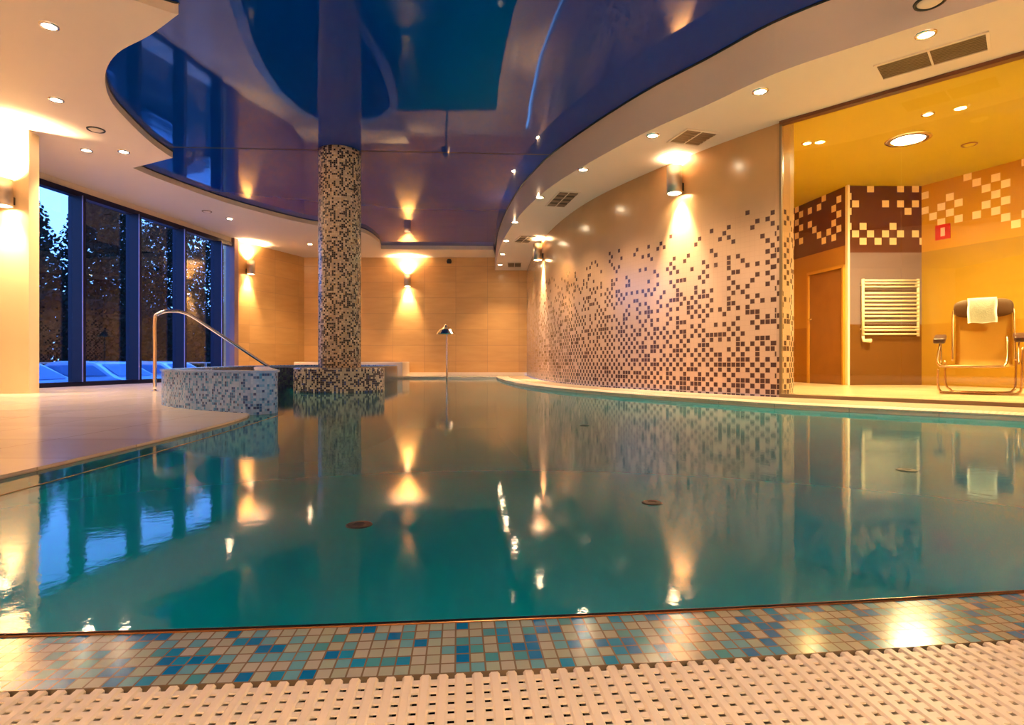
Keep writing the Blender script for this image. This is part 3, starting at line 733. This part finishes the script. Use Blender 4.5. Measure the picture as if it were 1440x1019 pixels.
# towel radiator
x0, x1 = (1213 - 720) / 800 * 9.42, (1294 - 720) / 800 * 9.42
rad = thing('towel_radiator', 'white ladder towel radiator on the dark wall of the yellow room', 'towel radiator', ((x0 + x1) / 2, 9.44, .85))
hw = (x1 - x0) / 2
for s_ in (-1, 1): obj('upright', tube(BM(), [(s_ * (hw - .02), 0, 0), (s_ * (hw - .02), 0, .95)], .022, 10), M['radiator'], rad, smooth=True)
for z_ in (.035, .10, .15, .255, .33, .39, .455, .52, .585, .65, .715, .82, .875, .925):
    obj('bar', tube(BM(), [(-hw + .02, -.012, z_), (hw - .02, -.012, z_)], .0155, 8), M['radiator'], rad, smooth=True)
for s_ in (-1, 1):
    for z_ in (.12, .85): obj('wall_bracket', box(BM(), s_ * (hw - .02) - .012, s_ * (hw - .02) + .012, 0, .058, z_ - .012, z_ + .012), M['radiator'], rad)
obj('valve', tube(BM(), [(-hw + .02, 0, 0), (-hw + .02, -.01, -.07), (-hw + .14, -.02, -.075)], [.022, .03, .035], 10), M['radiator'], rad, smooth=True)

# red sign
ra = Vector((7.4 - 6.84, 8.2 - 9.5)).normalized(); rk = None
for k in range(400):
    q = Vector((6.84, 9.5)) + ra * k * .004
    if q.x / q.y * 800 + 720 > 1326: rk = q; break
nr = Vector((ra.y, -ra.x)); nr = nr if nr.dot(-rk) > 0 else -nr
sg = thing('red_sign', 'small red wall sign with a pale upright mark in the yellow room', 'sign', (rk.x + nr.x * .006, rk.y + nr.y * .006, CZ + 183 / 800 * rk.y), math.atan2(ra.y, ra.x))
obj('plate', box(BM(), -.11, .11, -.006, .006, -.12, .12), M['redpaint'], sg)
sd = -1
obj('mark', box(BM(), -.03, .035, -.010, .010, -.07, .07, .003), M['pinkmark'], sg)

# folding lounge chair
D0 = 6.75
def X(px, D): return (px - CX) / F * D
def Z(py, D): return CZ + (HY - py) / F * D
ch = thing('lounge_chair', 'folding tube-framed lounge chair with brown headrest behind the glass', 'chair', (X(1375, D0), D0, ZD))
ox, oy, oz = X(1377, D0), D0, ZD
ch.rotation_euler.z = -math.atan(.82); ch.scale.x = .80
def c3(px, py, D): return (X(px, D) - ox, D - oy, Z(py, D) - oz)
cf = plain('bronze_tube', (.50, .34, .22), .25, 1, noise=.05, nscale=40)
def cpart(name, pts, r=.0155, m=cf, n=5): return obj(name, tube(BM(), smooth_path(pts, n), r, 10), m, ch, smooth=True)
DF, DB = 6.65, 7.05
zf = .0
base1 = [(-.47, -.05, .30), (-.47, -.05, .10), (-.44, -.05, .03), (-.37, -.05, .016), (.37, -.05, .016), (.44, -.05, .03), (.48, -.05, .10), (.49, -.05, .55)]
cpart('front_base_frame', base1)
base2 = [(-.40, .28, .40), (-.39, .24, .12), (-.33, .2, .04), (-.25, .2, .016), (.3, .2, .016), (.40, .2, .05), (.43, .24, .12), (.44, .30, .50)]
cpart('rear_base_frame', base2)
seatf = [(-.44, .05, .66), (-.46, -.08, .50), (-.47, -.18, .40), (-.44, -.22, .34), (-.36, -.22, .33), (.22, -.22, .33), (.30, -.20, .35), (.33, -.10, .45), (.33, .05, .68)]
cpart('seat_frame', seatf)
for s_, xb in ((-1, -.30), (1, .42)):
    cpart('back_upright', [(xb, .10, .40), (xb, .20, .62), (xb + (0.0 if s_ > 0 else .0), .36, .98), (xb - .03 * s_, .40, 1.06)])
def sling_pt(u, v):   # u across 0..1, v 0 seat front .. 1 back top
    x = -.27 + .67 * u
    if v < .45: k = v / .45; y, z = -.20 + .42 * k, .335 + .02 * math.sin(k * 3.14) * -1 + .03 * k
    else: k = (v - .45) / .55; y, z = .22 + .16 * k, .365 + .62 * k
    return Vector((x, y + .015 * math.sin(u * math.pi), z - .02 * math.sin(u * math.pi) * (v < .5)))
bm = BM(); g = [[bm.verts.new(sling_pt(i / 10, j / 16)) for i in range(11)] for j in range(17)]
for j in range(16):
    for i in range(10): bm.faces.new((g[j][i], g[j][i + 1], g[j + 1][i + 1], g[j + 1][i]))
bmesh.ops.solidify(bm, geom=bm.faces[:], thickness=.006)
obj('sling', bm, M['sling'], ch, smooth=True)
bm = BM(); bmesh.ops.create_uvsphere(bm, u_segments=24, v_segments=14, radius=1)
for v_ in bm.verts:
    x, y, z = v_.co; sgn = lambda a, e: math.copysign(abs(a) ** e, a)
    v_.co = Vector((.06 + sgn(x, .45) * .36, .37 + y * .055, 1.045 + sgn(z, .7) * .115))
obj('headrest', bm, M['pillow'], ch, smooth=True)
for s_, xa in ((-1, -.45), (1, .47)):
    bm = box(BM(), xa - .075, xa + .075, -.20, .22, .64, .70, .02)
    bmesh.ops.rotate(bm, verts=bm.verts[:], cent=(xa, .05, .68), matrix=Matrix.Rotation(.16, 3, 'X'))
    obj('armrest', bm, M['armpad'], ch, smooth=False)
    cpart('arm_support', [(xa, .20, .67), (xa * .97, .05, .5), (xa * .96, -.08, .36)], .012)
# towel on the headrest
tw = []
x0, x1 = .06 - .20, .06 + .15
prof = [(.46, .93), (.455, 1.05), (.42, 1.155), (.37, 1.175), (.32, 1.155), (.295, 1.06), (.29, .95), (.288, .86)]
bm = BM(); rows = []
pp = smooth_path([(0, a, b_) for a, b_ in prof], 4)
for v_ in pp: rows.append([bm.verts.new((x0 + (x1 - x0) * i / 10 + .004 * math.sin(v_.z * 30), v_.y - .004 * math.sin(i * 1.3), v_.z + .006 * math.sin(i * .9) * (1 if v_.z < .9 else 0))) for i in range(11)])
for a, b_ in zip(rows, rows[1:]):
    for i in range(10): bm.faces.new((a[i], a[i + 1], b_[i + 1], b_[i]))
bmesh.ops.solidify(bm, geom=bm.faces[:], thickness=.012)
to = obj('folded_towel', bm, M['towel'], None, smooth=True); to.location = (ox, oy, oz); to.rotation_euler = ch.rotation_euler; to.scale = ch.scale
tag(to, 'pale towel draped over the headrest of the lounge chair', 'towel')

# ------------------------------------------------------------------ outside the windows
struct('ground', slab(BM(), [(-60, -10), (-7.9, -10), (-7.9, 60), (-60, 60)], -1.2, -1.0), M['asphalt'])
def make_car(label, x, y, paint, rz=0):
    t = thing('parked_car', label, 'car', (x, y, -1.0), rz, 'cars parked outside the windows')
    pr = [(2.15, .32), (2.18, .62), (2.05, .80), (1.1, .98), (.35, 1.38), (-.2, 1.45), (-1.1, 1.42), (-1.75, 1.12), (-2.1, 1.0), (-2.15, .4), (-1.75, .25), (1.8, .25)]
    pr = [(v_.x, v_.z) for v_ in smooth_path([(a, 0, b_) for a, b_ in pr], 3, True)]
    bm = BM(); sides = []
    for yy, sc_ in ((-.86, .97), (-.80, 1), (.80, 1), (.86, .97)):
        sides.append([bm.verts.new((a * sc_, yy * (1 if b_ < 1.0 else 1 - (b_ - 1.0) * .42), .25 + (b_ - .25) * (sc_ if b_ < 1 else 1))) for a, b_ in pr])
    for A, B in zip(sides, sides[1:]):
        for k in range(len(pr)): bm.faces.new((A[k], A[(k + 1) % len(pr)], B[(k + 1) % len(pr)], B[k]))
    bm.faces.new(sides[0][::-1]); bm.faces.new(sides[-1]); bmesh.ops.recalc_face_normals(bm, faces=bm.faces[:])
    obj('body', bm, paint, t, smooth=False)
    for s_ in (-1, 1):
        bm = BM(); y1 = s_ * .872; y2 = s_ * .765
        vs = [bm.verts.new(c_) for c_ in ((.85, y1, 1.02), (.28, y2, 1.33), (-1.1, y2, 1.33), (-1.6, y1, 1.05))]
        bm.faces.new(vs); bmesh.ops.solidify(bm, geom=bm.faces[:], thickness=.02); obj('side_window', bm, M['carglass'], t)
    bm = BM(); vs = [bm.verts.new(c_) for c_ in ((1.08, -.7, 1.01), (1.08, .7, 1.01), (.42, .6, 1.365), (.42, -.6, 1.365))]; bm.faces.new(vs); bmesh.ops.solidify(bm, geom=bm.faces[:], thickness=.02)
    obj('windscreen', bm, M['carglass'], t)
    for s_ in (-1, 1):
        for xw in (-1.35, 1.35):
            bm = BM(); bmesh.ops.create_cone(bm, cap_ends=True, segments=24, radius1=.31, radius2=.31, depth=.2)
            bmesh.ops.rotate(bm, verts=bm.verts[:], matrix=Matrix.Rotation(math.pi / 2, 3, 'X')); bmesh.ops.translate(bm, verts=bm.verts[:], vec=(xw, s_ * .80, .31))
            obj('wheel', bm, M['black'], t)
        bm = box(BM(), 2.0, 2.14, s_ * .62 - .16, s_ * .62 + .16, .60, .74, .02); obj('headlight', bm, M['radiator'], t)
    return t
make_car('pale blue car behind the first dark window pane', -12.3, 13.7, M['carpaint'])
make_car('light blue car seen low behind the second window pane', -12.6, 17.6, M['carpaint'], -.1)
make_car('silver car seen low beside the handrail post', -12.9, 21.3, M['carpaint2'], -.1)
fn = thing('garden_fence', 'low grey rail fence outside beyond the parked cars', 'fence', (-17, 20, -1.0))
obj('top_rail', box(BM(), -.04, .04, -12, 16, 1.36, 1.42), M['fence'], fn)
for k in range(8): obj('post', box(BM(), -.05, .05, -11.9 + k * 3.9, -11.8 + k * 3.9, 0, 1.36), M['fence'], fn)
def tree(x, y, h, r, lab, n=3200, seed=1):
    rn = random.Random(seed); t = thing('leafy_tree', lab, 'tree', (x, y, -1.0), 0, 'trees outside the windows')
    obj('trunk', tube(BM(), [(0, 0, 0), (.05, .03, h * .3), (-.05, .05, h * .6), (.0, 0, h * .85)], [.2, .16, .11, .04], 8), M['bark'], t, smooth=True)
    bm = BM()
    for k in range(n):
        a = rn.uniform(0, 2 * math.pi); zz = rn.random() ** 1.25; rad_ = r * (math.sin(math.pi * (.12 + .82 * zz)) ** .6) * math.sqrt(rn.random())
        c_ = Vector((math.cos(a) * rad_, math.sin(a) * rad_, .25 + zz * h)); 
        u_ = Vector((rn.uniform(-1, 1), rn.uniform(-1, 1), rn.uniform(-1, 1))).normalized(); v_ = u_.orthogonal().normalized(); sz = rn.uniform(.07, .18)
        bm.faces.new([bm.verts.new(c_ + u_ * sz), bm.verts.new(c_ + v_ * sz * .6), bm.verts.new(c_ - u_ * sz), bm.verts.new(c_ - v_ * sz * .6)])
    obj('foliage', bm, M['leaf'], t)
tr = [(-27.5, 31, 11.0, 2.5), (-22.0, 24.0, 8.9, 2.3), (-23.0, 32.5, 10.1, 2.6), (-24, 40.5, 11.0, 3.0), (-25, 49, 11.8, 3.4), (-25, 60, 12.5, 4.0), (-29.5, 40.5, 12.6, 2.8), (-31.5, 51, 14, 3.2)]
labs = ['dark tree seen through the first window pane, set behind its neighbour', 'nearest dark tree, at the left edge of the first window pane', 'dark tree seen through the second window pane', 'dark tree seen through the third window pane', 'dark tree seen through the last wide window pane', 'farthest tree outside, at the right end of the windows', 'taller tree behind the mullion between first and second panes', 'taller tree behind the mullion between second and third panes']
for i, (a, lb_) in enumerate(zip(tr, labs)): tree(*a, lb_, 9500, i + 3)
hd = BM(); rn = random.Random(5)
for k in range(26000):
    c_ = Vector((rn.uniform(-19.3, -18.0), rn.uniform(6, 46), rn.uniform(-1, 3.2))); u_ = Vector((rn.uniform(-1, 1), rn.uniform(-1, 1), rn.uniform(-1, 1))).normalized(); v_ = u_.orthogonal().normalized(); sz = rn.uniform(.08, .18)
    hd.faces.new([hd.verts.new(c_ + u_ * sz), hd.verts.new(c_ + v_ * sz * .6), hd.verts.new(c_ - u_ * sz), hd.verts.new(c_ - v_ * sz * .6)])
tag(obj('garden_hedge', hd, M['leaf']), 'dark hedge running behind the fence outside the windows', 'hedge')

# unseen lamps added below the waterline in the near wall to brighten the basin
def added_pool_lamp(x, y, aim, power, label):
    t = thing('added_pool_lamp', label, 'added pool lamp', (x, y, -.55), 0, 'added underwater lamps')
    a = Vector(aim).normalized()
    bm = lathe(BM(), [(0, .012), (.10, .012), (.12, .0), (.12, -.02)], 24, cap=False)
    bmesh.ops.rotate(bm, verts=bm.verts[:], matrix=a.to_track_quat('Z', 'Y').to_matrix()); obj('lens', bm, M['lamp_soft'], t, smooth=True)
    spot('added_pool_light', a * .05, a, power, 170, .8, (.75, .95, 1), .1, t)
for x in (-.9, .6, 2.1, 3.4):
    p2 = P(x, .05); added_pool_lamp(p2[0], p2[1], (0, 1, -.12), 22, 'unseen round underwater lamp added in the near pool wall to brighten the basin')

# ------------------------------------------------------------------ dusk sky
w = bpy.data.worlds.new('World'); sc.world = w; w.use_nodes = True; nt = w.node_tree; nt.nodes.clear()
bg = N(nt, 'ShaderNodeBackground'); o_ = N(nt, 'ShaderNodeOutputWorld'); L(nt, bg.outputs[0], o_.inputs[0])
tc = N(nt, 'ShaderNodeTexCoord'); s = N(nt, 'ShaderNodeSeparateXYZ'); L(nt, tc.outputs['Generated'], s.inputs[0])
r = N(nt, 'ShaderNodeValToRGB'); r.color_ramp.elements[0].position = 0; r.color_ramp.elements[0].color = (.16, .38, .95, 1)
r.color_ramp.elements[1].position = .5; r.color_ramp.elements[1].color = (.07, .24, .90, 1); L(nt, s.outputs[2], r.inputs[0]); L(nt, r.outputs[0], bg.inputs[0])
bg.inputs[1].default_value = 2.0

# ------------------------------------------------------------------ camera
cam = bpy.data.cameras.new('Camera'); co = bpy.data.objects.new('Camera', cam); C.objects.link(co)
cam.sensor_fit = 'HORIZONTAL'; cam.sensor_width = 36; cam.lens = 36 * F / 1440
co.location = (0, 0, CZ); co.rotation_euler = (math.pi / 2, 0, 0); cam.clip_start = .02; cam.clip_end = 300
cam.shift_y = -(HY - 509.5) / 1440 * -1
sc.camera = co
